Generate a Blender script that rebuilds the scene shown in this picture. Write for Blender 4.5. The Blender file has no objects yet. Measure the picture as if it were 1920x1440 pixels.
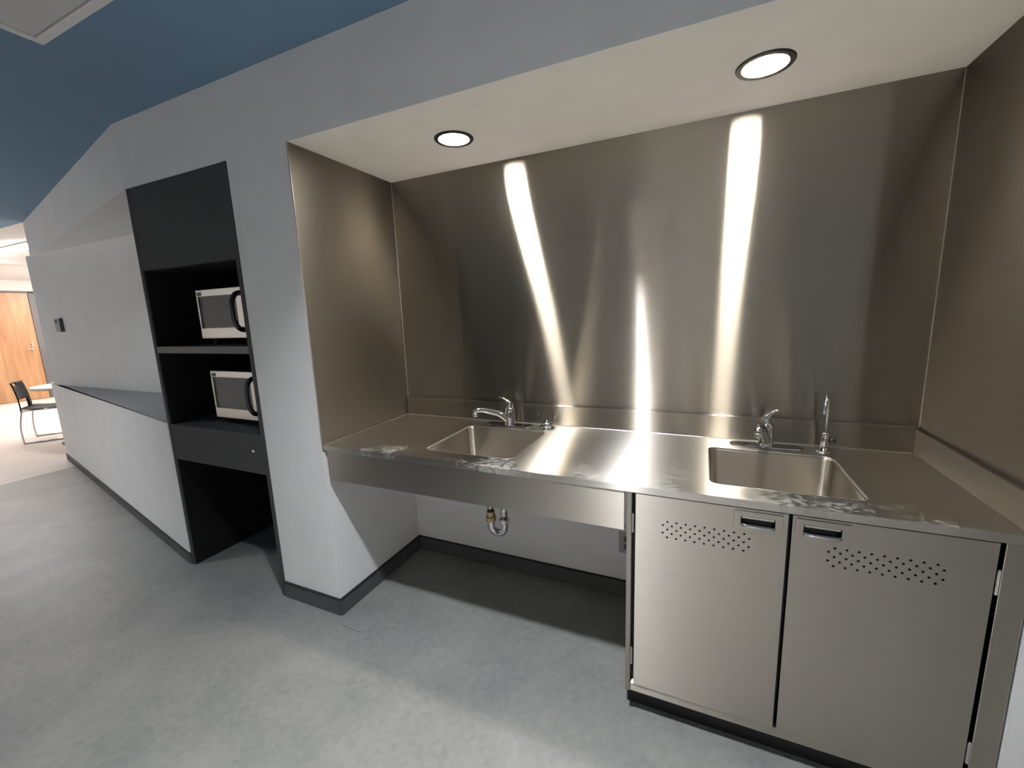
import bpy, bmesh, math, random
from mathutils import Vector, Matrix
S = bpy.context.scene
COL = S.collection
random.seed(4)
PI = math.pi

# ------------------------------------------------------------------ camera
cam_d = bpy.data.cameras.new('camera'); cam = bpy.data.objects.new('camera', cam_d); COL.objects.link(cam)
cam_d.sensor_fit = 'HORIZONTAL'; cam_d.sensor_width = 36.0; cam_d.lens = 783.78/1920*36.0
cam_d.clip_start = 0.01; cam_d.clip_end = 60
CX, CY, CZ = 1.549, -1.310, 1.424
_r = Vector((0.91316466, 0.40592375, -0.03682683)); _u = Vector((-0.03483694, 0.1677511, 0.98521366)); _f = Vector((-0.40609936, 0.89837936, -0.16732552))
cam.matrix_world = Matrix(((_r.x,_u.x,-_f.x,CX),(_r.y,_u.y,-_f.y,CY),(_r.z,_u.z,-_f.z,CZ),(0,0,0,1)))
S.camera = cam

# ------------------------------------------------------------------ world, exposure
W_ = bpy.data.worlds.new('world'); S.world = W_; W_.use_nodes = True
W_.node_tree.nodes['Background'].inputs[0].default_value = (0.6,0.68,0.8,1)
W_.node_tree.nodes['Background'].inputs[1].default_value = 0.02
S.view_settings.view_transform = 'Standard'; S.view_settings.look = 'None'
S.view_settings.exposure = 0.0; S.view_settings.gamma = 1.0; S.view_settings.use_curve_mapping = False
S.cycles.use_denoising = True
S.cycles.sample_clamp_indirect = 20.0
S.cycles.max_bounces = 10; S.cycles.diffuse_bounces = 5; S.cycles.glossy_bounces = 6

# lamp strengths (radiance of each lens) and colours
L_NICHE = 310.0; C_NICHE = (1.0, 0.94, 0.83)
L_FRONT = 2500.0   # hall lamp in front of the counter
L_SIDE = 260.0     # hall lamp in front of the half wall
L_REARL = 1500.0   # rear row of the hall, left
L_FILLC = 3400.0   # unseen lamp added behind the viewer, for bounced ambient
L_FILLR = 800.0   # unseen lamp added to brighten the right of the rear wall
C_HALL = (0.95, 0.965, 1.0)
L_FAR = 45.0;   C_FAR = (1.0, 0.93, 0.88)
L_FARFILL = 170.0  # unseen strip, added to light the far room but not the hall

# ------------------------------------------------------------------ dimensions (metres)
D = 0.631; NW = 2.293; NH = 2.139; HC = 2.45; ZC = 0.864
X1 = -0.386; X0 = -1.205; ZT = 2.133; TH = 0.2027; XB = -1.235
REC = 0.61; ZL = 0.875
YB = -2.45; XR = 3.7; XF = -11.2

# ------------------------------------------------------------------ helpers
def link(o): COL.objects.link(o); return o
def rootloc(o):
    v = Vector((0,0,0))
    while o: v += o.location; o = o.parent
    return v
def obj(name, bm, mat, parent=None, smooth=False, bevel=0, local=False, seg=2):
    if parent is not None and not local: bmesh.ops.translate(bm, verts=bm.verts, vec=-rootloc(parent))
    me = bpy.data.meshes.new(name); bm.normal_update(); bm.to_mesh(me); bm.free()
    if smooth:
        for p in me.polygons: p.use_smooth = True
    if mat: me.materials.append(mat)
    o = bpy.data.objects.new(name, me); link(o)
    if parent is not None: o.parent = parent
    if bevel:
        m = o.modifiers.new('edge', 'BEVEL'); m.width = bevel; m.segments = seg; m.limit_method = 'ANGLE'; m.angle_limit = 0.6
    return o
def thing(name, label, cat, loc=(0,0,0), rz=0, group=None):
    o = bpy.data.objects.new(name, None); o.empty_display_size = 0.05; link(o)
    o.location = loc; o.rotation_euler = (0,0,rz); o['label'] = label; o['category'] = cat
    if group: o['group'] = group
    return o
def tag(o, label, cat, group=None):
    o['label'] = label; o['category'] = cat
    if group: o['group'] = group
    return o
def struct(name, bm, mat, parent=None, **k):
    o = obj(name, bm, mat, parent, **k)
    if parent is None: o['kind'] = 'structure'
    return o
def B(): return bmesh.new()
def box(bm, x0, x1, y0, y1, z0, z1):
    v = [bm.verts.new(p) for p in ((x0,y0,z0),(x1,y0,z0),(x1,y1,z0),(x0,y1,z0),(x0,y0,z1),(x1,y0,z1),(x1,y1,z1),(x0,y1,z1))]
    for f in ((0,3,2,1),(4,5,6,7),(0,1,5,4),(1,2,6,5),(2,3,7,6),(3,0,4,7)): bm.faces.new([v[i] for i in f])
    return bm
def bx(*a): return box(B(), *a)
def prism(bm, pts, z0, z1):
    a = sum(pts[i][0]*pts[(i+1)%len(pts)][1]-pts[(i+1)%len(pts)][0]*pts[i][1] for i in range(len(pts)))
    if a < 0: pts = pts[::-1]
    lo = [bm.verts.new((x,y,z0)) for x,y in pts]; hi = [bm.verts.new((x,y,z1)) for x,y in pts]
    n = len(pts); bm.faces.new(lo[::-1]); bm.faces.new(hi)
    for i in range(n): bm.faces.new((lo[i],lo[(i+1)%n],hi[(i+1)%n],hi[i]))
    return bm
def lathe(bm, prof, c=(0,0,0), axis='z', n=24, closed=False):
    """prof: list of (radius, height)"""
    rings = []
    for r,h in prof:
        ring = []
        for i in range(n):
            a = 2*PI*i/n; u,v = r*math.cos(a), r*math.sin(a)
            p = {'z':(u,v,h),'y':(u,h,v),'x':(h,u,v)}[axis]
            ring.append(bm.verts.new((p[0]+c[0],p[1]+c[1],p[2]+c[2])))
        rings.append(ring)
    for a,b in zip(rings, rings[1:]):
        for i in range(n):
            bm.faces.new((a[i],a[(i+1)%n],b[(i+1)%n],b[i]))
    if closed:
        a,b = rings[-1],rings[0]
        for i in range(n): bm.faces.new((a[i],a[(i+1)%n],b[(i+1)%n],b[i]))
    else:
        bm.faces.new(rings[0][::-1]); bm.faces.new(rings[-1])
    bmesh.ops.recalc_face_normals(bm, faces=bm.faces)
    return bm
def catmull(P, n=8):
    P = [Vector(p) for p in P]; out = []
    for i in range(len(P)-1):
        p0 = P[max(i-1,0)]; p1 = P[i]; p2 = P[i+1]; p3 = P[min(i+2,len(P)-1)]
        for k in range(n):
            t = k/n
            out.append(0.5*((2*p1)+(p2-p0)*t+(2*p0-5*p1+4*p2-p3)*t*t+(3*p1-p0-3*p2+p3)*t**3))
    out.append(P[-1]); return out
def tube(bm, P, rad, n=12, flat=1.0, smoothpath=0):
    """rad: number or list of radii per control point; flat squashes the section along its second axis"""
    P = [Vector(p) for p in P]
    if not isinstance(rad,(list,tuple)): rad = [rad]*len(P)
    if smoothpath:
        R = []
        for i in range(len(P)-1):
            for k in range(smoothpath): R.append(rad[i]+(rad[i+1]-rad[i])*k/smoothpath)
        R.append(rad[-1]); P = catmull(P, smoothpath); rad = R
    T = [(P[min(i+1,len(P)-1)]-P[max(i-1,0)]).normalized() for i in range(len(P))]
    up = Vector((0,0,1)) if abs(T[0].z) < 0.9 else Vector((1,0,0))
    a = T[0].cross(up).normalized(); rings = []
    for p,t,r in zip(P,T,rad):
        a = (a - t*a.dot(t)).normalized(); b = t.cross(a)
        rings.append([bm.verts.new(p + a*r*math.cos(2*PI*i/n) + b*r*flat*math.sin(2*PI*i/n)) for i in range(n)])
    for q,s in zip(rings, rings[1:]):
        for i in range(n): bm.faces.new((q[i],q[(i+1)%n],s[(i+1)%n],s[i]))
    bm.faces.new(rings[0][::-1]); bm.faces.new(rings[-1])
    bmesh.ops.recalc_face_normals(bm, faces=bm.faces)
    return bm
def rrect(x0,x1,y0,y1,r,n=5):
    out = []
    for cx,cy,a0 in ((x1-r,y1-r,0),(x0+r,y1-r,90),(x0+r,y0+r,180),(x1-r,y0+r,270)):
        for i in range(n+1):
            a = math.radians(a0+90*i/n); out.append((cx+r*math.cos(a), cy+r*math.sin(a)))
    return out
def cut(o, cbm):
    me = bpy.data.meshes.new('c'); bmesh.ops.recalc_face_normals(cbm, faces=cbm.faces); cbm.to_mesh(me); cbm.free()
    c = bpy.data.objects.new('c', me); link(c); c.matrix_world = Matrix.Identity(4)
    m = o.modifiers.new('b','BOOLEAN'); m.operation='DIFFERENCE'; m.solver='EXACT'; m.object=c
    dg = bpy.context.evaluated_depsgraph_get(); dg.update()
    nm = bpy.data.meshes.new_from_object(o.evaluated_get(dg)); old = o.data
    o.modifiers.clear(); o.data = nm; nm.name = old.name
    bpy.data.objects.remove(c); bpy.data.meshes.remove(me)

# ------------------------------------------------------------------ materials
def _new(name):
    m = bpy.data.materials.new(name); m.use_nodes = True; nt = m.node_tree; nt.nodes.clear()
    out = nt.nodes.new('ShaderNodeOutputMaterial'); return m, nt, nt.nodes.new, nt.links.new, out
def paint(name, col, rough=0.6, metal=0.0, var=0.06, scale=6.0, bump=0.0, spec=0.4, bscale=200):
    m, nt, N, L, out = _new(name)
    p = N('ShaderNodeBsdfPrincipled'); p.inputs['Roughness'].default_value = rough; p.inputs['Metallic'].default_value = metal
    p.inputs['Specular IOR Level'].default_value = spec
    tc = N('ShaderNodeTexCoord'); no = N('ShaderNodeTexNoise'); no.inputs['Scale'].default_value = scale; no.inputs['Detail'].default_value = 4
    L(tc.outputs['Object'], no.inputs['Vector'])
    mx = N('ShaderNodeMix'); mx.data_type = 'RGBA'
    mx.inputs['A'].default_value = (*[c*(1-var) for c in col],1); mx.inputs['B'].default_value = (*[min(1,c*(1+var)) for c in col],1)
    L(no.outputs['Fac'], mx.inputs['Factor']); L(mx.outputs['Result'], p.inputs['Base Color'])
    if bump:
        n2 = N('ShaderNodeTexNoise'); n2.inputs['Scale'].default_value = bscale; L(tc.outputs['Object'], n2.inputs['Vector'])
        b = N('ShaderNodeBump'); b.inputs['Strength'].default_value = bump; b.inputs['Distance'].default_value = 0.002
        L(n2.outputs['Fac'], b.inputs['Height']); L(b.outputs['Normal'], p.inputs['Normal'])
    L(p.outputs[0], out.inputs[0]); return m
def emit(name, col, s):
    m, nt, N, L, out = _new(name); e = N('ShaderNodeEmission'); e.inputs[0].default_value = (*col,1); e.inputs[1].default_value = s
    L(e.outputs[0], out.inputs[0]); return m
def steel(name, grain, rough=0.25, an=0.85, col=(0.375,0.346,0.302), diff=0.006, wide=0.04, buckle=0.0, across='z', wear=False, dcol=(0.42,0.40,0.37)):
    """brushed stainless steel; grain = world direction of the brushing"""
    m, nt, N, L, out = _new(name)
    g = N('ShaderNodeBsdfAnisotropic'); g.inputs['Anisotropy'].default_value = an
    t = N('ShaderNodeCombineXYZ'); [setattr(t.inputs[i],'default_value',grain[i]) for i in range(3)]
    L(t.outputs[0], g.inputs['Tangent'])
    tc = N('ShaderNodeTexCoord'); mp = N('ShaderNodeMapping')
    sc = [260,260,260]; sc[max(range(3), key=lambda i: abs(grain[i]))] = 2.5
    mp.inputs['Scale'].default_value = sc; L(tc.outputs['Object'], mp.inputs['Vector'])
    no = N('ShaderNodeTexNoise'); no.inputs['Scale'].default_value = 1.0; no.inputs['Detail'].default_value = 3; L(mp.outputs[0], no.inputs['Vector'])
    n2 = N('ShaderNodeTexNoise'); n2.inputs['Scale'].default_value = 2.2; n2.inputs['Detail'].default_value = 3; L(tc.outputs['Object'], n2.inputs['Vector'])
    mx = N('ShaderNodeMix'); mx.data_type='RGBA'; mx.inputs['A'].default_value = (*[c*0.93 for c in col],1); mx.inputs['B'].default_value = (*[c*1.07 for c in col],1)
    L(no.outputs['Fac'], mx.inputs['Factor']); L(mx.outputs['Result'], g.inputs['Color'])
    mr = N('ShaderNodeMapRange'); mr.inputs['From Min'].default_value = 0.1; mr.inputs['From Max'].default_value = 0.9
    mr.inputs['To Min'].default_value = rough*0.97; mr.inputs['To Max'].default_value = rough*1.03
    L(n2.outputs['Fac'], mr.inputs['Value']); L(mr.outputs[0], g.inputs['Roughness'])
    d = N('ShaderNodeBsdfDiffuse'); d.inputs[0].default_value = (*dcol,1)
    g2 = N('ShaderNodeBsdfAnisotropic'); g2.inputs['Anisotropy'].default_value = 0.55; g2.inputs['Roughness'].default_value = 0.55
    L(t.outputs[0], g2.inputs['Tangent']); L(mx.outputs['Result'], g2.inputs['Color'])
    mg = N('ShaderNodeMixShader'); mg.inputs[0].default_value = wide; L(g.outputs[0], mg.inputs[1]); L(g2.outputs[0], mg.inputs[2])
    ms = N('ShaderNodeMixShader'); ms.inputs[0].default_value = diff
    L(mg.outputs[0], ms.inputs[1]); L(d.outputs[0], ms.inputs[2])
    last = ms
    if buckle:   # thin sheet never lies perfectly flat: long shallow ripples across the panel
        mb = N('ShaderNodeMapping'); mb.inputs['Scale'].default_value = (3.2,3.2,0.35); L(tc.outputs['Object'], mb.inputs['Vector'])
        nb = N('ShaderNodeTexNoise'); nb.inputs['Scale'].default_value = 1.0; nb.inputs['Detail'].default_value = 2.0; L(mb.outputs[0], nb.inputs['Vector'])
        bb = N('ShaderNodeBump'); bb.inputs['Strength'].default_value = 1.0; bb.inputs['Distance'].default_value = buckle
        L(nb.outputs['Fac'], bb.inputs['Height']); L(bb.outputs[0], g.inputs['Normal']); L(bb.outputs[0], g2.inputs['Normal'])
    if wear:   # dried water marks and scuffs
        n3 = N('ShaderNodeTexNoise'); n3.inputs['Scale'].default_value = 75; n3.inputs['Detail'].default_value = 9; n3.inputs['Roughness'].default_value = 0.75
        n3.inputs['Distortion'].default_value = 0.25
        mp3 = N('ShaderNodeMapping'); mp3.inputs['Scale'].default_value = (0.75,1.2,1); L(tc.outputs['Object'], mp3.inputs['Vector']); L(mp3.outputs[0], n3.inputs['Vector'])
        n4 = N('ShaderNodeTexNoise'); n4.inputs['Scale'].default_value = 5.0; n4.inputs['Detail'].default_value = 3; L(tc.outputs['Object'], n4.inputs['Vector'])
        sx = N('ShaderNodeSeparateXYZ'); L(tc.outputs['Object'], sx.inputs[0])
        fy = N('ShaderNodeMapRange'); fy.inputs['From Min'].default_value = -0.30; fy.inputs['From Max'].default_value = 0.02; fy.inputs['To Min'].default_value = 0.17; fy.inputs['To Max'].default_value = 0.0
        L(sx.outputs[1], fy.inputs['Value'])                      # most wear along the front, where people stand
        a1 = N('ShaderNodeMath'); a1.operation='MULTIPLY'; L(n3.outputs['Fac'], a1.inputs[0]); L(n4.outputs['Fac'], a1.inputs[1])
        m1 = N('ShaderNodeMath'); m1.operation='MULTIPLY'; L(fy.outputs[0], m1.inputs[0]); L(n3.outputs['Fac'], m1.inputs[1])
        ad = N('ShaderNodeMath'); ad.operation='ADD'; L(a1.outputs[0], ad.inputs[0]); L(m1.outputs[0], ad.inputs[1])
        rr = N('ShaderNodeMapRange'); rr.inputs['From Min'].default_value = 0.34; rr.inputs['From Max'].default_value = 0.44; rr.inputs['To Max'].default_value = 0.32
        fx = N('ShaderNodeMapRange'); fx.inputs['From Min'].default_value = 0.75; fx.inputs['From Max'].default_value = 1.05; fx.inputs['To Min'].default_value = 0.0; fx.inputs['To Max'].default_value = 0.09
        ab = N('ShaderNodeMath'); ab.operation='ABSOLUTE'; L(sx.outputs[0], ab.inputs[0]); L(ab.outputs[0], fx.inputs['Value'])
        sb = N('ShaderNodeMath'); sb.operation='SUBTRACT'; L(ad.outputs[0], sb.inputs[0]); L(fx.outputs[0], sb.inputs[1])   # little used ends stay clean
        L(sb.outputs[0], rr.inputs['Value'])
        d2 = N('ShaderNodeBsdfDiffuse'); d2.inputs[0].default_value = (0.62,0.61,0.58,1)
        m2 = N('ShaderNodeMixShader'); L(rr.outputs[0], m2.inputs[0]); L(ms.outputs[0], m2.inputs[1]); L(d2.outputs[0], m2.inputs[2]); last = m2
    L(last.outputs[0], out.inputs[0]); return m
def lino(name, c1, c2, c3, rough=0.45):
    m, nt, N, L, out = _new(name)
    p = N('ShaderNodeBsdfPrincipled'); p.inputs['Roughness'].default_value = rough; p.inputs['Specular IOR Level'].default_value = 0.35
    tc = N('ShaderNodeTexCoord'); a = N('ShaderNodeTexNoise'); a.inputs['Scale'].default_value = 2.6; a.inputs['Detail'].default_value = 9; a.inputs['Roughness'].default_value = 0.68; a.inputs['Distortion'].default_value = 0.4
    b = N('ShaderNodeTexNoise'); b.inputs['Scale'].default_value = 38; b.inputs['Detail'].default_value = 5; b.inputs['Distortion'].default_value = 0.5
    L(tc.outputs['Object'], a.inputs['Vector']); L(tc.outputs['Object'], b.inputs['Vector'])
    r = N('ShaderNodeValToRGB'); r.color_ramp.elements[0].position = 0.34; r.color_ramp.elements[0].color = (*c1,1); r.color_ramp.elements[1].position = 0.68; r.color_ramp.elements[1].color = (*c3,1)
    e = r.color_ramp.elements.new(0.5); e.color = (*c2,1)
    L(a.outputs['Fac'], r.inputs[0])
    mx = N('ShaderNodeMix'); mx.data_type='RGBA'; mx.blend_type='OVERLAY'; mx.inputs['Factor'].default_value = 0.22
    L(r.outputs[0], mx.inputs['A']); L(b.outputs['Fac'], mx.inputs['B']); L(mx.outputs['Result'], p.inputs['Base Color'])
    bp = N('ShaderNodeBump'); bp.inputs['Strength'].default_value = 0.05; bp.inputs['Distance'].default_value = 0.002; L(b.outputs['Fac'], bp.inputs['Height']); L(bp.outputs[0], p.inputs['Normal'])
    L(p.outputs[0], out.inputs[0]); return m
def wood(name):
    m, nt, N, L, out = _new(name)
    p = N('ShaderNodeBsdfPrincipled'); p.inputs['Roughness'].default_value = 0.4
    tc = N('ShaderNodeTexCoord'); mp = N('ShaderNodeMapping'); mp.inputs['Scale'].default_value = (6,6,0.5); L(tc.outputs['Object'], mp.inputs['Vector'])
    a = N('ShaderNodeTexNoise'); a.inputs['Scale'].default_value = 1.3; a.inputs['Detail'].default_value = 6; a.inputs['Distortion'].default_value = 1.2; L(mp.outputs[0], a.inputs['Vector'])
    r = N('ShaderNodeValToRGB'); r.color_ramp.elements[0].position = 0.3; r.color_ramp.elements[0].color = (0.30,0.145,0.065,1); r.color_ramp.elements[1].position = 0.7; r.color_ramp.elements[1].color = (0.43,0.245,0.125,1)
    L(a.outputs['Fac'], r.inputs[0]); L(r.outputs[0], p.inputs['Base Color']); L(p.outputs[0], out.inputs[0]); return m

M = {}
M['wall'] = paint('white wall paint', (0.82,0.82,0.82), 0.7, bump=0.05)
M['soffit'] = paint('warm white soffit paint', (0.92,0.90,0.86), 0.75, bump=0.04)
M['teal'] = paint('blue ceiling paint', (0.175,0.29,0.42), 0.8, bump=0.04)
M['farwhite'] = paint('white far room paint', (0.72,0.70,0.68), 0.7)
M['lino'] = lino('grey marbled linoleum', (0.205,0.21,0.207), (0.24,0.24,0.236), (0.275,0.273,0.262))
M['farlino'] = lino('pale beige linoleum', (0.50,0.45,0.41), (0.54,0.49,0.45), (0.58,0.53,0.49))
M['base'] = paint('charcoal rubber base', (0.085,0.085,0.088), 0.55)
M['cap'] = paint('black rubber cap', (0.012,0.012,0.013), 0.5)
M['black'] = paint('black paint', (0.010,0.010,0.011), 0.5)
M['trimblack'] = paint('bronze black lamp trim', (0.030,0.026,0.022), 0.45)
M['cab'] = paint('charcoal laminate', (0.075,0.075,0.078), 0.7, spec=0.15)
M['cabin'] = paint('black cabinet lining', (0.007,0.007,0.008), 0.6)
M['ledge'] = paint('grey ledge laminate', (0.36,0.36,0.37), 0.6)
M['edge'] = paint('grey shelf edging', (0.14,0.14,0.145), 0.5)
M['chrome'] = paint('chrome', (0.62,0.62,0.64), 0.06, 1.0, var=0.02)
M['brass'] = paint('dull brass', (0.45,0.32,0.18), 0.25, 1.0)
M['satin'] = paint('satin steel', (0.62,0.60,0.57), 0.28, 1.0, var=0.03)
M['mwsteel'] = paint('microwave steel', (0.64,0.62,0.59), 0.34, 1.0, var=0.04, scale=12)
M['mwglass'] = paint('grey perforated microwave window', (0.12,0.12,0.125), 0.35)
M['mwbody'] = paint('dark microwave case', (0.03,0.03,0.032), 0.5)
M['glossblack'] = paint('gloss black handle', (0.012,0.012,0.014), 0.12, spec=0.8)
M['plastic'] = paint('black chair plastic', (0.006,0.006,0.007), 0.6, spec=0.15)
M['white_met'] = paint('white enamel metal', (0.80,0.79,0.78), 0.5)
M['frost'] = paint('frosted lens', (0.62,0.615,0.61), 0.55, scale=7, var=0.18)
M['wood'] = wood('honey wood veneer')
M['frame'] = paint('dark grey door frame', (0.10,0.095,0.10), 0.5)
M['table'] = paint('pale laminate', (0.60,0.57,0.55), 0.4)
M['grey'] = paint('grey device plastic', (0.10,0.10,0.10), 0.5)
M['lgrey'] = paint('light device plastic', (0.42,0.42,0.41), 0.5)
M['olive'] = paint('rear wall paint', (0.66,0.64,0.60), 0.7)
M['darkglass'] = paint('dark night glass', (0.010,0.014,0.022), 0.15, spec=0.5)
M['st_wall'] = steel('brushed steel wall panels', (1,0,0), buckle=0.001)
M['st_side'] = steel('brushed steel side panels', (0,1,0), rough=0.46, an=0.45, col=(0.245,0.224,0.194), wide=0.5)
M['st_top'] = steel('brushed steel counter', (1,0,0), rough=0.29, an=0.75, wear=True, diff=0.005, wide=0.03, col=(0.56,0.53,0.48))
M['st_front'] = steel('brushed steel fronts', (1,0,0), rough=0.34, an=0.66, col=(0.50,0.465,0.41))
M['st_sink'] = steel('satin steel sink', (1,0,0), rough=0.40, an=0.5, diff=0.02, col=(0.44,0.405,0.35))
M['st_vert'] = steel('brushed steel cabinet side', (0,0,1), rough=0.42, an=0.5, col=(0.55,0.51,0.45), wide=0.3)
M['lens_n'] = emit('niche lamp lens', C_NICHE, L_NICHE)
for k_,v_ in (('front',L_FRONT),('side',L_SIDE),('rearl',L_REARL),('rearc',L_FILLC),('rearr',L_FILLR)):
    M['lens_'+k_] = emit('hall lamp lens '+k_, C_HALL, v_)
M['lens_f'] = emit('linear lamp lens', C_FAR, L_FAR)
M['lens_f2'] = emit('added linear lamp lens', C_FAR, L_FARFILL)

# ------------------------------------------------------------------ room shell
struct('floor', bx(-4.43, XR, YB, 1.0, -0.05, 0), M['lino'])
bm = B(); box(bm, XF-0.1, -4.43, YB, 5.0, -0.05, 0); box(bm, -4.43, -2.0, 1.0, 5.0, -0.05, 0)
struct('floor.001', bm, M['farlino'])
HALL = ((1.09,-0.75),(-2.2,-0.75),(-3.3,-2.0),(1.4,-1.95),(2.9,-1.95))
_c = struct('ceiling', bx(XF, XR, YB, 0.64, HC, HC+0.06), M['teal'])
cb = B()
for hx,hy in HALL: lathe(cb, [(0.084,HC-0.1),(0.084,HC+0.2)], (hx,hy,0), n=40)
cut_later = (_c, cb)
struct('ceiling.001', bx(0, NW, 0.001, D+0.002, NH, NH+0.02), M['soffit'])          # underside over the sink niche
struct('ceiling.002', bx(XF, -2.0, 0.64, 5.0, HC, HC+0.06), M['farwhite'])       # far room
struct('trim_4', bx(-7.8, -7.55, 1.30, 5.0, 2.385, HC), M['farwhite'])       # ceiling beam of the far room
bm = B()
box(bm, X1, 0, 0, D+0.002, 0, HC)                        # pier between cabinet and niche
box(bm, 0, NW, 0, D+0.002, NH+0.02, HC)                  # bulkhead over the niche
box(bm, 0, NW, 0, 0.001, NH, NH+0.02)
box(bm, X0, X1, 0, D+0.002, ZT, HC)                      # over the cabinet
box(bm, NW, XR, 0, D+0.002, 0, HC)                       # right of the niche
struct('wall_front', bm, M['wall'])
struct('wall_back', bx(X0, NW, D+0.002, 0.75, 0, HC), M['wall'])
yl = lambda x: (XB - x)*TH
bm = prism(B(), [(X0,0.0),(XB,0.0),(-4.84,yl(-4.84)),(-4.84,0.80),(X0,0.80)], 0, ZL)
struct('wall_left', bm, M['wall'])
bm = prism(B(), [(X0,0.001),(XB,0.001),(-4.38,yl(-4.38)),(-4.38,REC),(X0,REC)], ZL, ZL+0.004)
struct('trim_3', bm, M['ledge'])
bm = prism(B(), [(X0,0.0),(XB,0.0),(-4.41,yl(-4.41)),(-4.41,0.80),(X0,0.80)], ZT, HC)
struct('wall_left.001', bm, M['wall'])
struct('wall_left.002', bx(-4.41, X0, REC, 0.80, ZL, ZT), M['wall'])
struct('wall_rear', bx(XF, XR, YB-0.1, YB, 0, HC), M['olive'])
struct('wall_right', bx(XR, XR+0.1, YB, 0.75, 0, HC), M['olive'])
bm = B(); box(bm, XF-0.1, XF, YB, 1.70, 0, HC); box(bm, XF-0.1, XF, 1.70, 3.40, 2.215, HC); box(bm, XF-0.1, XF, 3.40, 5.0, 0, HC)
struct('wall_far', bm, M['farwhite'])
struct('wall_end', bx(XF, -2.0, 5.0, 5.1, 0, HC), M['farwhite'])
struct('wall_inner', bx(-2.1, -2.0, 0.80, 5.0, 0, HC), M['farwhite'])
# dark glazed opening in the rear wall (seen mirrored in the steel)
w = struct('window_1', bx(-2.3, -0.37, YB, YB+0.012, 0.02, 2.35), M['darkglass'])
bm = B()
for x in (-2.34, -1.36, -0.38): box(bm, x, x+0.05, YB, YB+0.05, 0, 2.40)
box(bm, -2.34, -0.33, YB, YB+0.05, 2.35, 2.40)
obj('window_frame', bm, M['frame'], w)

# baseboards: charcoal rubber with a thin black cap line
def baseboard(name, pts, h=0.088, t=0.008):
    """pts: wall line, base grows to the right-hand side of travel"""
    bm = B(); cp = B()
    for (ax,ay),(bx_,by_) in zip(pts, pts[1:]):
        d = Vector((bx_-ax,by_-ay)).normalized(); n = Vector((d.y,-d.x))
        q = [(ax-d.x*0.0,ay-d.y*0.0),(bx_,by_),(bx_+n.x*t,by_+n.y*t),(ax+n.x*t,ay+n.y*t)]
        prism(bm, q, 0, h-0.005)
        q2 = [(ax,ay),(bx_,by_),(bx_+n.x*(t+0.003),by_+n.y*(t+0.003)),(ax+n.x*(t+0.003),ay+n.y*(t+0.003))]
        prism(cp, q2, h-0.005, h)
    o = struct(name, bm, M['base']); obj('cap_strip', cp, M['cap'], o); return o
baseboard('baseboard_pier', [(X1+0.004,0),(0,0)])
baseboard('baseboard_niche', [(0,0),(0,D+0.002)])
baseboard('baseboard_back', [(0.0,D+0.002),(1.35,D+0.002)])
baseboard('baseboard_left', [(-4.84,yl(-4.84)),(XB,0.0),(X0-0.001,0.0)], h=0.07)
struct('trim_1', prism(B(), [(0.052,-0.052),(0.17,-0.0575),(0.17,-0.0550),(0.052,-0.0495)], 0, 0.0006), M['base'])   # linoleum seam

# ------------------------------------------------------------------ steel lining of the sink niche
lin = thing('steel_wall_cladding', 'brushed stainless steel panels lining the back and sides of the sink niche', 'wall cladding', (1.146, D, ZC))
obj('back_panel', bx(0.0025, NW-0.0025, D-0.001, D+0.002, ZC-0.03, NH), M['st_wall'], lin)
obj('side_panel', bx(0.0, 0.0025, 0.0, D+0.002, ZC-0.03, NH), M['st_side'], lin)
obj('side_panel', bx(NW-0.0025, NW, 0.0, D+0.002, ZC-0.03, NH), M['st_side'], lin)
bm = B(); box(bm, -0.002, 0.004, -0.003, 0.0, ZC-0.03, NH); obj('edge_trim', bm, M['satin'], lin, bevel=0.001)
for x in (0.0025, NW-0.0045):
    obj('corner_seam', bx(x, x+0.002, D-0.003, D-0.001, 0.966, NH), M['satin'], lin)

# ------------------------------------------------------------------ counter with two welded sinks
SINKS = ((0.487,0.900,0.097,0.492),(1.597,2.005,0.097,0.484))
ct = thing('steel_countertop', 'long brushed stainless steel counter with two welded sinks, water-marked and scuffed', 'countertop', (1.146, 0.3, 0.70))
top = obj('worktop', bx(0.003, NW-0.003, 0.0, D-0.002, ZC-0.025, ZC), M['st_top'])
cb = B()
for (a,b,c,d) in SINKS: prism(cb, rrect(a,b,c,d,0.032,7), ZC-0.06, ZC+0.05)
cut(top, cb)
top.parent = ct
for v in top.data.vertices: v.co -= ct.location
bv = top.modifiers.new('edge','BEVEL'); bv.width = 0.0035; bv.segments = 3; bv.limit_method='ANGLE'; bv.angle_limit = 0.9
obj('apron', bx(0.022, 1.343, 0.004, 0.010, 0.701, ZC-0.025), M['st_front'], ct, bevel=0.0012)
obj('apron_return', bx(0.022, 1.343, 0.010, 0.030, 0.701, 0.7035), M['st_front'], ct)
bm = B(); box(bm, 0.004, NW-0.003, D-0.018, D-0.0015, ZC, 0.966)
obj('backsplash', bm, M['st_wall'], ct, bevel=0.004, seg=3)
bm = B(); box(bm, NW-0.019, NW-0.003, 0.003, D-0.018, ZC, 0.957)
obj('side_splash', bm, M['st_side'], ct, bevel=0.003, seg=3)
obj('weld_bead', tube(B(), [(0.006,0.004,ZC+0.001),(0.006,D-0.02,ZC+0.001)], 0.0025, 6), M['satin'], ct)
obj('weld_bead', tube(B(), [(0.006,D-0.0185,ZC+0.001),(NW-0.02,D-0.0185,ZC+0.001)], 0.0025, 6), M['satin'], ct)
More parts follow.
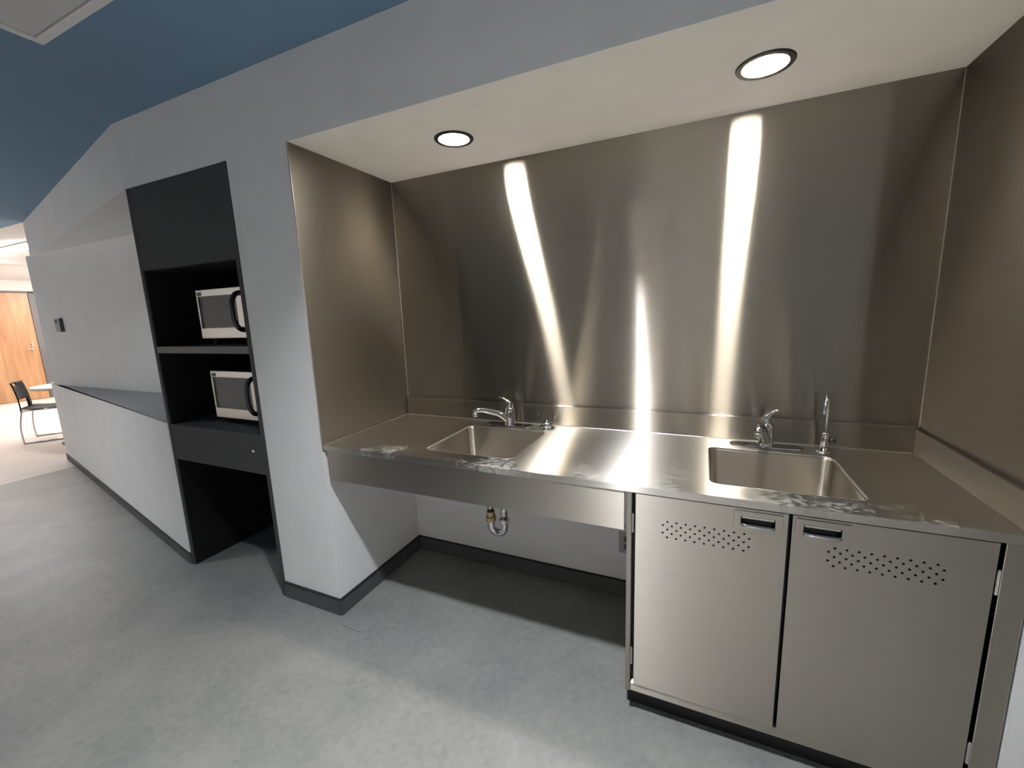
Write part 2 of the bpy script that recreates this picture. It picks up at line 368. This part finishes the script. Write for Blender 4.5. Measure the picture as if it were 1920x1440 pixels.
for (a,b,c,d) in SINKS:
    bm = B(); rings = []
    prof = [(0,0.0,0.032),(0.001,-0.012,0.032),(0.004,-0.15,0.034),(0.010,-0.172,0.040),(0.030,-0.186,0.05),(0.15,-0.191,0.03)]
    for ins,dz,r in prof:
        rings.append([bm.verts.new((x,y,ZC-0.0015+dz)) for x,y in rrect(a+ins,b-ins,c+ins,d-ins,r,7)])
    n = len(rings[0])
    for p,q in zip(rings, rings[1:]):
        for i in range(n): bm.faces.new((p[i],q[i],q[(i+1)%n],p[(i+1)%n]))
    bm.faces.new(rings[-1])
    bmesh.ops.recalc_face_normals(bm, faces=bm.faces)
    for f in bm.faces:
        if f.calc_center_median().z < ZC-0.185 and f.normal.z < 0: bmesh.ops.reverse_faces(bm, faces=bm.faces); break
    sk = obj('sink_basin', bm, M['st_sink'], ct, smooth=True)
    so = sk.modifiers.new('sheet','SOLIDIFY'); so.thickness = 0.0012; so.offset = -1
    cxs, cys = (a+b)/2, (c+d)/2
    dr = lathe(B(), [(0.004,0.001),(0.030,0.001),(0.034,0.003),(0.044,0.004),(0.046,0.001),(0.046,-0.004)], (cxs,cys,ZC-0.1925), n=24)
    obj('drain', dr, M['chrome'], sk, smooth=True)
    rim = B(); o_ = rrect(a-0.0005,b+0.0005,c-0.0005,d+0.0005,0.0325,7)
    tube(rim, [(x,y,ZC-0.001) for x,y in o_]+[(o_[0][0],o_[0][1],ZC-0.001)], 0.0016, 6)
    obj('sink_rim', rim, M['satin'], sk, smooth=True)

# ------------------------------------------------------------------ steel cabinet below the right sink
cabt = thing('sink_cabinet', 'stainless steel double-door cabinet with vent holes under the right-hand sink', 'cabinet', (1.82, 0.3, 0))
bm = B()
box(bm, 2.272, NW-0.004, 0.03, 0.60, 0.0, ZC-0.026)
box(bm, 1.366, 2.272, 0.585, 0.60, 0.086, ZC-0.026)
box(bm, 1.366, 2.272, 0.03, 0.60, 0.086, 0.10)
obj('carcass', bm, M['st_front'], cabt)
obj('side_panel', bx(1.350, 1.366, 0.004, 0.60, 0.094, ZC-0.026), M['st_vert'], cabt, bevel=0.0015)
obj('dark_backing', bx(1.367, 2.271, 0.026, 0.029, 0.101, ZC-0.027), M['black'], cabt)  # black sheet stands in for the shade inside, behind holes and gaps
obj('stile', bx(2.238, NW-0.004, 0.006, 0.03, 0.086, ZC-0.026), M['st_front'], cabt, bevel=0.002)
obj('bottom_rail', bx(1.366, 2.238, 0.006, 0.026, 0.095, 0.128), M['st_front'], cabt, bevel=0.003)
obj('toe_kick', bx(1.350, NW-0.004, 0.056, 0.075, 0.0, 0.086), M['black'], cabt)
hb = B()
for i in range(10): lathe(hb, [(0.0026,0.0065),(0.0026,0.009)], (1.545+i*0.0235,0,0.118), 'y', 8)
obj('vent_holes', hb, M['black'], cabt)
HX = lambda s: [(s+0.0135+0.0266*k, z) for k in range(9) for z in (0.756,0.730,0.703)] + [(s+0.0266*k, z) for k in range(10) for z in (0.743,0.717)]
for (x0,x1,hs,px,hinge_x) in ((1.379,1.796,1.463,1.660,1.371),(1.806,2.226,1.894,1.814,2.231)):
    dr = obj('door', bx(x0,x1,0.002,0.022,0.130,ZC-0.028), M['st_front'])
    cb = B()
    for x,z in HX(hs): lathe(cb, [(0.0033,-0.02),(0.0033,0.04)], (x,0,z), 'y', 10)
    box(cb, px+0.018, px+0.105, -0.01, 0.018, 0.783, 0.814)
    cut(dr, cb); dr.parent = cabt
    dr.data.materials.append(M['black'])  # shade inside the vent holes put into black hole walls
    for p in dr.data.polygons:
        c_ = p.center
        if abs(p.normal.y) < 0.5 and 0.695 < c_.z < 0.765 and x0+0.02 < c_.x < x1-0.02: p.material_index = 1
    for v in dr.data.vertices: v.co -= cabt.location
    # recessed pull: plate, dished pocket, grip bar
    pl = obj('pull_plate', bx(px,px+0.124,-0.0025,0.0015,0.772,0.830), M['st_front'])
    c2 = B(); box(c2, px+0.018, px+0.105, -0.01, 0.01, 0.783, 0.814); cut(pl, c2)
    pl.parent = dr
    for v in pl.data.vertices: v.co -= rootloc(dr)
    pm = pl.modifiers.new('edge','BEVEL'); pm.width = 0.0008; pm.segments = 2
    pk = B(); box(pk, px+0.0185, px+0.1045, 0.0165, 0.0178, 0.7835, 0.8135)
    obj('pull_pocket', pk, M['black'], dr)
    bar = B()
    tube(bar, [(px+0.022,0.010,0.789),(px+0.024,-0.007,0.789),(px+0.030,-0.010,0.789),(px+0.094,-0.010,0.789),(px+0.100,-0.007,0.789),(px+0.102,0.010,0.789)], 0.0052, 10)
    obj('pull_bar', bar, M['chrome'], dr, smooth=True)
    bm = B(); box(bm, px+0.020, px+0.103, -0.002, 0.004, 0.807, 0.814); obj('pull_lip', bm, M['satin'], dr, bevel=0.002)
    for z in (0.703, 0.210):
        hg = B(); lathe(hg, [(0.0038,z),(0.0038,z+0.019),(0.0034,z+0.0195),(0.0034,z+0.0205),(0.0038,z+0.021),(0.0038,z+0.04),(0.0034,z+0.0405),(0.0034,z+0.0415),(0.0038,z+0.042),(0.0038,z+0.061),(0.002,z+0.066)], (hinge_x,0.0,0), 'z', 12)
        obj('hinge', hg, M['satin'], dr, smooth=False)

# ------------------------------------------------------------------ taps
def faucet(x, y, spout_tip, handle_tip, label):
    t = thing('faucet', label, 'faucet', (x,y,ZC), 0, 'single-lever sink faucets')
    bm = B(); prism(bm, rrect(x-0.127,x+0.127,y-0.030,y+0.030,0.0295,8), ZC, ZC+0.007)
    obj('deck_plate', bm, M['chrome'], t, bevel=0.004, seg=3)
    obj('body', lathe(B(), [(0.030,ZC+0.006),(0.029,ZC+0.012),(0.0255,ZC+0.02),(0.0245,ZC+0.062),(0.0255,ZC+0.07),(0.024,ZC+0.085),(0.016,ZC+0.098),(0.006,ZC+0.102)], (x,y,0)), M['chrome'], t, smooth=True)
    tp = Vector(spout_tip); d = Vector((tp.x-x, tp.y-y, 0)); L_ = d.length; d.normalize()
    P = lambda f,z: Vector((x,y,0)) + d*L_*f + Vector((0,0,ZC+z))
    hz = tp.z-ZC
    sp = tube(B(), [P(0.08,0.030),P(0.25,0.058),P(0.5,hz+0.002),P(0.75,hz+0.016),P(0.93,hz+0.016),P(1.0,hz+0.004)], [0.021,0.018,0.0145,0.0125,0.012,0.012], 14, smoothpath=6)
    s = obj('spout', sp, M['chrome'], t, smooth=True)
    e = P(0.985,hz); obj('aerator', lathe(B(), [(0.011,e.z-0.014),(0.0135,e.z-0.012),(0.0135,e.z+0.002),(0.011,e.z+0.004)], (e.x,e.y,0), n=16), M['chrome'], s, smooth=True)
    ht = Vector(handle_tip); b0 = Vector((x,y,ZC+0.088)); h = ht-b0
    hd = tube(B(), [b0+Vector((0,0,-0.012)), b0+Vector((h.x*-0.05,h.y*-0.05,0.025)), b0+Vector((h.x*0.25,h.y*0.25,h.z*0.72)), b0+Vector((h.x*0.65,h.y*0.65,h.z*0.95)), ht], [0.021,0.017,0.0115,0.0075,0.006], 14, flat=0.8, smoothpath=6)
    obj('lever', hd, M['chrome'], t, smooth=True)
    return t
faucet(0.688, 0.552, (0.540,0.455,0.937), (0.632,0.552,1.006), 'chrome single-lever faucet with its spout swung left over the left sink')
faucet(1.802, 0.548, (1.757,0.400,0.955), (1.838,0.545,1.014), 'chrome single-lever faucet with its spout pointing straight out over the right sink')
t = thing('soap_dispenser', 'low round chrome button beside the left faucet', 'soap dispenser', (0.888,0.547,ZC))
obj('collar', lathe(B(), [(0.037,ZC),(0.037,ZC+0.006),(0.034,ZC+0.016),(0.026,ZC+0.021),(0.020,ZC+0.021)], (0.888,0.547,0)), M['chrome'], t, smooth=True)
obj('button', lathe(B(), [(0.0245,ZC+0.020),(0.0245,ZC+0.027),(0.020,ZC+0.033),(0.008,ZC+0.037),(0.003,ZC+0.043),(0.001,ZC+0.047)], (0.888,0.547,0)), M['chrome'], t, smooth=True)
t = thing('drinking_water_tap', 'slim chrome gooseneck water tap at the right corner of the right sink', 'faucet', (1.991,0.538,ZC))
x,y = 1.991,0.538
obj('base_ring', lathe(B(), [(0.023,ZC),(0.023,ZC+0.004),(0.018,ZC+0.007),(0.013,ZC+0.008)], (x,y,0)), M['chrome'], t, smooth=True)
obj('body', lathe(B(), [(0.0125,ZC+0.006),(0.0125,ZC+0.074),(0.010,ZC+0.077),(0.006,ZC+0.078)], (x,y,0)), M['chrome'], t, smooth=True)
obj('gooseneck', tube(B(), [(x,y,ZC+0.07),(x,y,ZC+0.17),(x-0.003,y-0.008,ZC+0.205),(x-0.012,y-0.035,ZC+0.224),(x-0.020,y-0.062,ZC+0.214),(x-0.026,y-0.078,ZC+0.188),(x-0.028,y-0.083,ZC+0.165)], 0.0055, 10, smoothpath=6), M['chrome'], t, smooth=True)
obj('lever', tube(B(), [(x+0.008,y,ZC+0.047),(x+0.026,y,ZC+0.047),(x+0.034,y-0.002,ZC+0.050)], [0.006,0.007,0.005], 10), M['glossblack'], t, smooth=True)['label'] = 'black lever'

# drain trap and outlet under the counter
t = thing('drain_trap', 'shiny chrome drain trap hanging below the left sink', 'drain pipe', (0.69,0.3,0.40))
obj('tailpiece', lathe(B(), [(0.016,0.49),(0.016,0.672)], (0.688,0.3,0)), M['chrome'], t, smooth=True)
obj('slip_nut', lathe(B(), [(0.020,0.520),(0.020,0.497),(0.0245,0.494),(0.0245,0.474),(0.021,0.472)], (0.688,0.3,0), n=12), M['brass'], t)
P_ = [(0.688,0.3,0.485),(0.688,0.3,0.455)] + [(0.7225-0.0345*math.cos(a),0.3,0.452-0.034*math.sin(a)) for a in [PI*k/8 for k in range(1,8)]] + [(0.757,0.3,0.455),(0.757,0.3,0.480)]
obj('trap_bend', tube(B(), P_, 0.0175, 14), M['chrome'], t, smooth=True)
obj('slip_nut', lathe(B(), [(0.021,0.472),(0.0235,0.475),(0.0235,0.492),(0.020,0.496)], (0.757,0.3,0), n=12), M['chrome'], t)
obj('outlet_pipe', tube(B(), [(0.757,0.3,0.485),(0.757,0.3,0.545),(0.757,0.315,0.570),(0.757,0.345,0.582),(0.757,D+0.002,0.585)], 0.0165, 14), M['chrome'], t, smooth=True)
obj('drain_plug', lathe(B(), [(0.008,0.403),(0.008,0.417),(0.010,0.420)], (0.7225,0.3,0), n=10), M['satin'], t)
t = thing('wall_outlet', 'grey wall outlet under the counter beside the steel cabinet', 'outlet', (1.258,D,0.292))
obj('cover_plate', bx(1.220,1.296,D-0.004,D+0.002,0.236,0.346), M['lgrey'], t, bevel=0.002)
for z in (0.272,0.312): obj('socket', lathe(B(), [(0.016,D-0.0055),(0.016,D-0.0035)], (1.258,0,z), 'y', 16), M['grey'], t)

# ------------------------------------------------------------------ lamps
cut(*cut_later)
def can_light(x, y, z, lens, label, group, dp=0.085, rl=0.074):
    t = thing('recessed_downlight', label, 'ceiling light', (x,y,z), 0, group)
    obj('trim_ring', lathe(B(), [(0.080,z-0.001),(0.084,z-0.005),(0.100,z-0.005),(0.103,z-0.001),(0.103,z),(0.080,z)], (x,y,0), n=40, closed=True), M['trimblack'], t)
    obj('reflector', lathe(B(), [(0.080,z),(rl,z+dp),(rl+0.004,z+dp),(0.0835,z)], (x,y,0), n=40, closed=True), M['trimblack'], t)
    obj('lens', lathe(B(), [(rl,z+dp-0.003),(rl,z+dp+0.005)], (x,y,0), n=40), lens, t)
    return t
def downlight(x, y, z, lens, label, group, r=0.081):
    t = thing('recessed_downlight', label, 'ceiling light', (x,y,z), 0, group)
    k = r/0.081
    obj('trim_ring', lathe(B(), [(0.061*k,z-0.001),(0.064*k,z-0.005),(0.078*k,z-0.005),(0.081*k,z-0.001),(0.081*k,z+0.0),(0.061*k,z+0.0)], (x,y,0), n=40, closed=True), M['trimblack'], t)
    obj('lens', lathe(B(), [(0.0605*k,z-0.0025),(0.0605*k,z-0.001)], (x,y,0), n=40), lens, t)
    return t
downlight(0.597, 0.307, NH, M['lens_n'], 'round recessed downlight with black trim above the left sink', 'niche downlights')
downlight(1.702, 0.307, NH, M['lens_n'], 'round recessed downlight with black trim above the right sink', 'niche downlights')
can_light(1.09, -0.75, HC, M['lens_front'], 'round recessed hall downlight in the blue ceiling in front of the counter', 'hall downlights', 0.085, 0.05)
can_light(-2.2, -0.75, HC, M['lens_side'], 'round recessed hall downlight in the blue ceiling in front of the half wall', 'hall downlights')
can_light(-3.3, -2.0, HC, M['lens_rearl'], 'round recessed hall downlight in the blue ceiling near the rear wall, facing the half wall', 'hall downlights')
can_light(1.4, -1.95, HC, M['lens_rearc'], 'round deep recessed fill downlight added in the blue ceiling behind the viewer for bounced light', 'hall downlights', 0.20)
can_light(2.9, -1.95, HC, M['lens_rearr'], 'round deep recessed fill downlight added in the rear right corner to light the rear wall', 'hall downlights', 0.20)
t = thing('ceiling_hatch', 'square white framed panel in the blue ceiling at the upper left', 'ceiling panel', (-0.34,-0.75,HC))
bm = B(); a,b,c,d = -0.648,-0.02,-1.06,-0.436
box(bm,a,b,d-0.03,d,HC-0.014,HC); box(bm,a,b,c,c+0.03,HC-0.014,HC); box(bm,a,a+0.03,c+0.03,d-0.03,HC-0.014,HC); box(bm,b-0.03,b,c+0.03,d-0.03,HC-0.014,HC)
obj('frame', bm, M['white_met'], t, bevel=0.003)
obj('panel', bx(a+0.034,b-0.034,c+0.034,d-0.034,HC-0.009,HC-0.001), M['frost'], t)
t = thing('linear_ceiling_light', 'long bright linear light on the white ceiling of the far room', 'ceiling light', (-7.0,1.1,HC))
obj('housing', bx(-10.4,-5.62,1.03,1.17,HC-0.02,HC), M['white_met'], t)
obj('diffuser', bx(-10.38,-5.64,1.045,1.155,HC-0.045,HC-0.02), M['lens_f'], t)
t = thing('linear_ceiling_light', 'second linear light added out of view behind the wall to brighten the far room', 'ceiling light', (-8.4,3.2,HC))
obj('housing', bx(-10.3,-6.5,3.13,3.27,HC-0.02,HC), M['white_met'], t)
obj('diffuser', bx(-10.28,-6.52,3.145,3.255,HC-0.045,HC-0.02), M['lens_f2'], t)

# ------------------------------------------------------------------ microwave cabinet
mc = thing('microwave_cabinet', 'tall charcoal built-in cabinet with open shelves and a closed top panel', 'cabinet', (-0.795,0.3,0))
xa, xb2 = X0+0.002, X1-0.001
obj('side_panel', bx(xa, xa+0.024, -0.004, 0.60, 0, ZT-0.002), M['cab'], mc)
obj('side_panel', bx(xb2-0.024, xb2, -0.004, 0.60, 0, ZT-0.002), M['cab'], mc)
obj('top_panel', bx(xa+0.0245, xb2-0.0245, -0.003, 0.02, 1.717, ZT-0.003), M['cab'], mc)
obj('back_panel', bx(xa+0.0245, xb2-0.0245, 0.585, 0.60, 0, ZT-0.003), M['cabin'], mc)
bm = B(); box(bm, xa+0.0242, xa+0.027, 0.003, 0.585, 0, 1.7165); box(bm, xb2-0.027, xb2-0.0242, 0.003, 0.585, 0, 1.7165); box(bm, xa+0.0242, xb2-0.0242, 0.021, 0.585, 1.7165, 1.725)
obj('lining', bm, M['cabin'], mc)
sh = obj('shelf', bx(xa+0.0245, xb2-0.0245, 0.001, 0.585, 1.278, 1.313), M['cabin'], mc)
obj('shelf_edge', bx(xa+0.0245, xb2-0.0245, -0.003, 0.001, 1.278, 1.313), M['edge'], sh)
obj('shelf', bx(xa+0.0245, xb2-0.0245, 0.021, 0.585, 0.840, 0.874), M['cab'], mc)
dw = obj('drawer', bx(xa+0.0255, xb2-0.0255, -0.003, 0.02, 0.668, 0.874), M['cab'], mc)
lk = lathe(B(), [(0.010,-0.004),(0.010,-0.008),(0.008,-0.010),(0.003,-0.010)], (-0.478,0,0.789), 'y', 16)
obj('lock', lk, M['chrome'], dw)['label'] = 'small chrome lock'

def microwave(z0, h, x0, label):
    x1, yf = x0+0.505, 0.1
    t = thing('microwave', label, 'microwave', ((x0+x1)/2,0.28,z0-0.034), 0, 'microwaves in the charcoal cabinet')
    obj('case', bx(x0+0.004,x1-0.004,yf+0.022,yf+0.40,z0+0.003,z0+h-0.003), M['mwbody'], t, bevel=0.004)
    xd = x1-0.095
    # door: stainless surround, window, badge
    bm = B(); wz0, wz1, wx0, wx1 = z0+0.056, z0+h-0.036, x0+0.018, xd-0.085
    box(bm,x0,xd,yf,yf+0.022,wz1,z0+h); box(bm,x0,xd,yf,yf+0.022,z0,wz0); box(bm,x0,wx0,yf,yf+0.022,wz0,wz1); box(bm,wx1,xd,yf,yf+0.022,wz0,wz1)
    dr = obj('door', bm, M['mwsteel'], t, bevel=0.003)
    obj('window', bx(wx0-0.001,wx1+0.001,yf+0.006,yf+0.021,wz0-0.001,wz1+0.001), M['mwglass'], dr)
    bm = B(); box(bm,wx0-0.004,wx0,yf-0.002,yf+0.006,wz0,wz1); obj('window_edge', bm, M['satin'], dr, bevel=0.001)
    obj('window_edge', bx(wx0-0.004,wx1+0.004,yf-0.002,yf+0.004,wz0-0.005,wz0), M['satin'], dr, bevel=0.001)
    obj('badge', bx(x0+0.014,x0+0.050,yf-0.0015,yf+0.001,z0+h-0.030,z0+h-0.013), M['grey'], dr)
    hx = wx1+0.046
    P = [(hx,yf+0.004,z0+h-0.030),(hx-0.002,yf-0.028,z0+h-0.040),(hx-0.004,yf-0.046,z0+h-0.075),(hx-0.004,yf-0.050,z0+h/2),(hx-0.004,yf-0.046,z0+0.085),(hx-0.002,yf-0.028,z0+0.050),(hx,yf+0.004,z0+0.040)]
    obj('handle', tube(B(), P, [0.013,0.0125,0.012,0.0115,0.012,0.0125,0.013], 12, smoothpath=5), M['glossblack'], dr, smooth=True)
    cp = obj('control_panel', bx(xd+0.002,x1,yf,yf+0.022,z0,z0+h), M['mwsteel'], t, bevel=0.003)
    obj('display', bx(xd+0.012,x1-0.01,yf-0.001,yf+0.002,z0+h-0.07,z0+h-0.03), M['black'], cp)
    for r_ in range(4):
        for c_ in range(3): obj('key', bx(xd+0.014+c_*0.024,xd+0.033+c_*0.024,yf-0.0012,yf+0.002,z0+0.03+r_*0.03,z0+0.05+r_*0.03), M['grey'], cp)
    for fx in (x0+0.04, x1-0.04):
        for fy in (yf+0.05, yf+0.36): obj('foot', lathe(B(), [(0.014,z0-0.0345),(0.016,z0+0.003)], (fx,fy,0), n=12), M['black'], t)
microwave(1.348, 0.258, -0.937, 'upper stainless microwave with a dark handle on the top open shelf')
microwave(0.909, 0.263, -0.919, 'lower stainless microwave with a dark handle on the shelf above the drawer')

# ------------------------------------------------------------------ half-wall details
t = thing('wall_thermostat', 'small two-tone grey control box on the white wall above the ledge', 'thermostat', (-3.97,REC,1.46))
obj('housing', bx(-4.02,-3.93,REC-0.027,REC,1.405,1.53), M['grey'], t, bevel=0.003)
fp = obj('front_plate', bx(-4.018,-3.932,REC-0.031,REC-0.027,1.407,1.528), M['lgrey'], t, bevel=0.0015)
obj('screen', bx(-4.008,-3.965,REC-0.0325,REC-0.030,1.485,1.518), M['grey'], fp)

# ------------------------------------------------------------------ far room: door, sidelight, table, chair
dl = struct('door_1', bx(XF+0.005, XF+0.045, 1.765, 2.685, 0.008, 2.195), M['wood'])
hd = tube(B(), [(XF+0.045,2.60,1.06),(XF+0.10,2.60,1.06),(XF+0.10,2.58,1.055),(XF+0.10,2.49,1.05)], 0.011, 10)
obj('door_handle', hd, M['chrome'], dl, smooth=True)
obj('lock', lathe(B(), [(0.028,XF+0.045),(0.028,XF+0.055),(0.012,XF+0.058)], (0,2.60,1.15), 'x', 16), M['chrome'], dl)
bm = B()
box(bm, XF, XF+0.06, 1.70, 1.76, 0, 2.215); box(bm, XF, XF+0.06, 2.69, 2.80, 0, 2.215); box(bm, XF, XF+0.06, 1.70, 3.40, 2.20, 2.235)
box(bm, XF, XF+0.06, 3.35, 3.40, 0, 2.215); box(bm, XF, XF+0.06, 2.80, 3.35, 0, 0.10)
struct('trim_2', bm, M['frame'])
sl = struct('window_2', bx(XF+0.01, XF+0.025, 2.80, 3.35, 0.10, 2.20), M['darkglass'])
bm = B(); box(bm, XF+0.012, XF+0.055, 2.80, 2.855, 0.10, 2.20); obj('window_frame', bm, M['lgrey'], sl)
obj('window_bar', bx(XF+0.012, XF+0.05, 2.855, 3.35, 0.98, 1.00), M['lgrey'], sl)
t = thing('round_table', 'round pale table standing beyond the end of the half wall', 'table', (-5.72,1.27,0))
obj('tabletop', lathe(B(), [(0.43,0.715),(0.44,0.722),(0.44,0.738),(0.435,0.743)], (-5.72,1.27,0), n=40), M['table'], t)
obj('column', lathe(B(), [(0.035,0.03),(0.035,0.715)], (-5.72,1.27,0)), M['frame'], t, smooth=True)
obj('base', lathe(B(), [(0.27,0.0),(0.27,0.012),(0.05,0.04)], (-5.72,1.27,0), n=32), M['frame'], t)

ch = thing('stacking_chair', 'black plastic chair with a chrome sled frame by the round table', 'chair', (-6.354,1.15,0), -0.529)
# seat shell
def sheet(f, nu, nv, thick, name, mat, parent, hole=None):
    bm = B(); V = [[bm.verts.new(f(i/nu,j/nv)) for j in range(nv+1)] for i in range(nu+1)]
    for i in range(nu):
        for j in range(nv):
            if hole and hole((i+0.5)/nu,(j+0.5)/nv): continue
            bm.faces.new((V[i][j],V[i+1][j],V[i+1][j+1],V[i][j+1]))
    bmesh.ops.delete(bm, geom=[v for v in bm.verts if not v.link_faces], context='VERTS')
    o = obj(name, bm, mat, parent, smooth=True, local=True)
    m = o.modifiers.new('t','SOLIDIFY'); m.thickness = thick; m.offset = 0
    return o
sheet(lambda u,v: ((u-0.5)*0.45*(1-0.06*v), -0.19+0.42*v, 0.435-0.02*math.sin(PI*v)+0.03*(u-0.5)**2*4*0.5-0.03*max(0,v-0.8)*2), 10, 10, 0.012, 'seat', M['plastic'], ch)
def backf(u,v):
    w = 0.43-0.05*v
    return ((u-0.5)*w, -0.205+0.01*v-0.05*v*v-0.035*(1-(2*u-1)**2), 0.42+0.365*v+0.0*(u))
sheet(backf, 14, 16, 0.012, 'backrest', M['plastic'], ch, hole=lambda u,v: (0.12<u<0.88 and 0.06<v<0.36) or (0.36<u<0.64 and 0.86<v<0.95))
for s in (-1,1):
    x = 0.235*s
    obj('leg', tube(B(), [(x*0.92,-0.20,0.425),(x*0.98,-0.235,0.22),(x,-0.235,0.03),(x,-0.225,0.010)], 0.0095, 8, smoothpath=4), M['chrome'], ch, smooth=True, local=True)
    obj('leg', tube(B(), [(x*0.92,0.16,0.425),(x*0.98,0.215,0.22),(x,0.235,0.03),(x,0.225,0.010)], 0.0095, 8, smoothpath=4), M['chrome'], ch, smooth=True, local=True)
    obj('runner', tube(B(), [(x,-0.235,0.0095),(x,0.235,0.0095)], 0.0095, 8), M['chrome'], ch, smooth=True, local=True)
    obj('seat_rail', tube(B(), [(x*0.92,-0.20,0.422),(x*0.92,0.16,0.422)], 0.0095, 8), M['chrome'], ch, smooth=True, local=True)
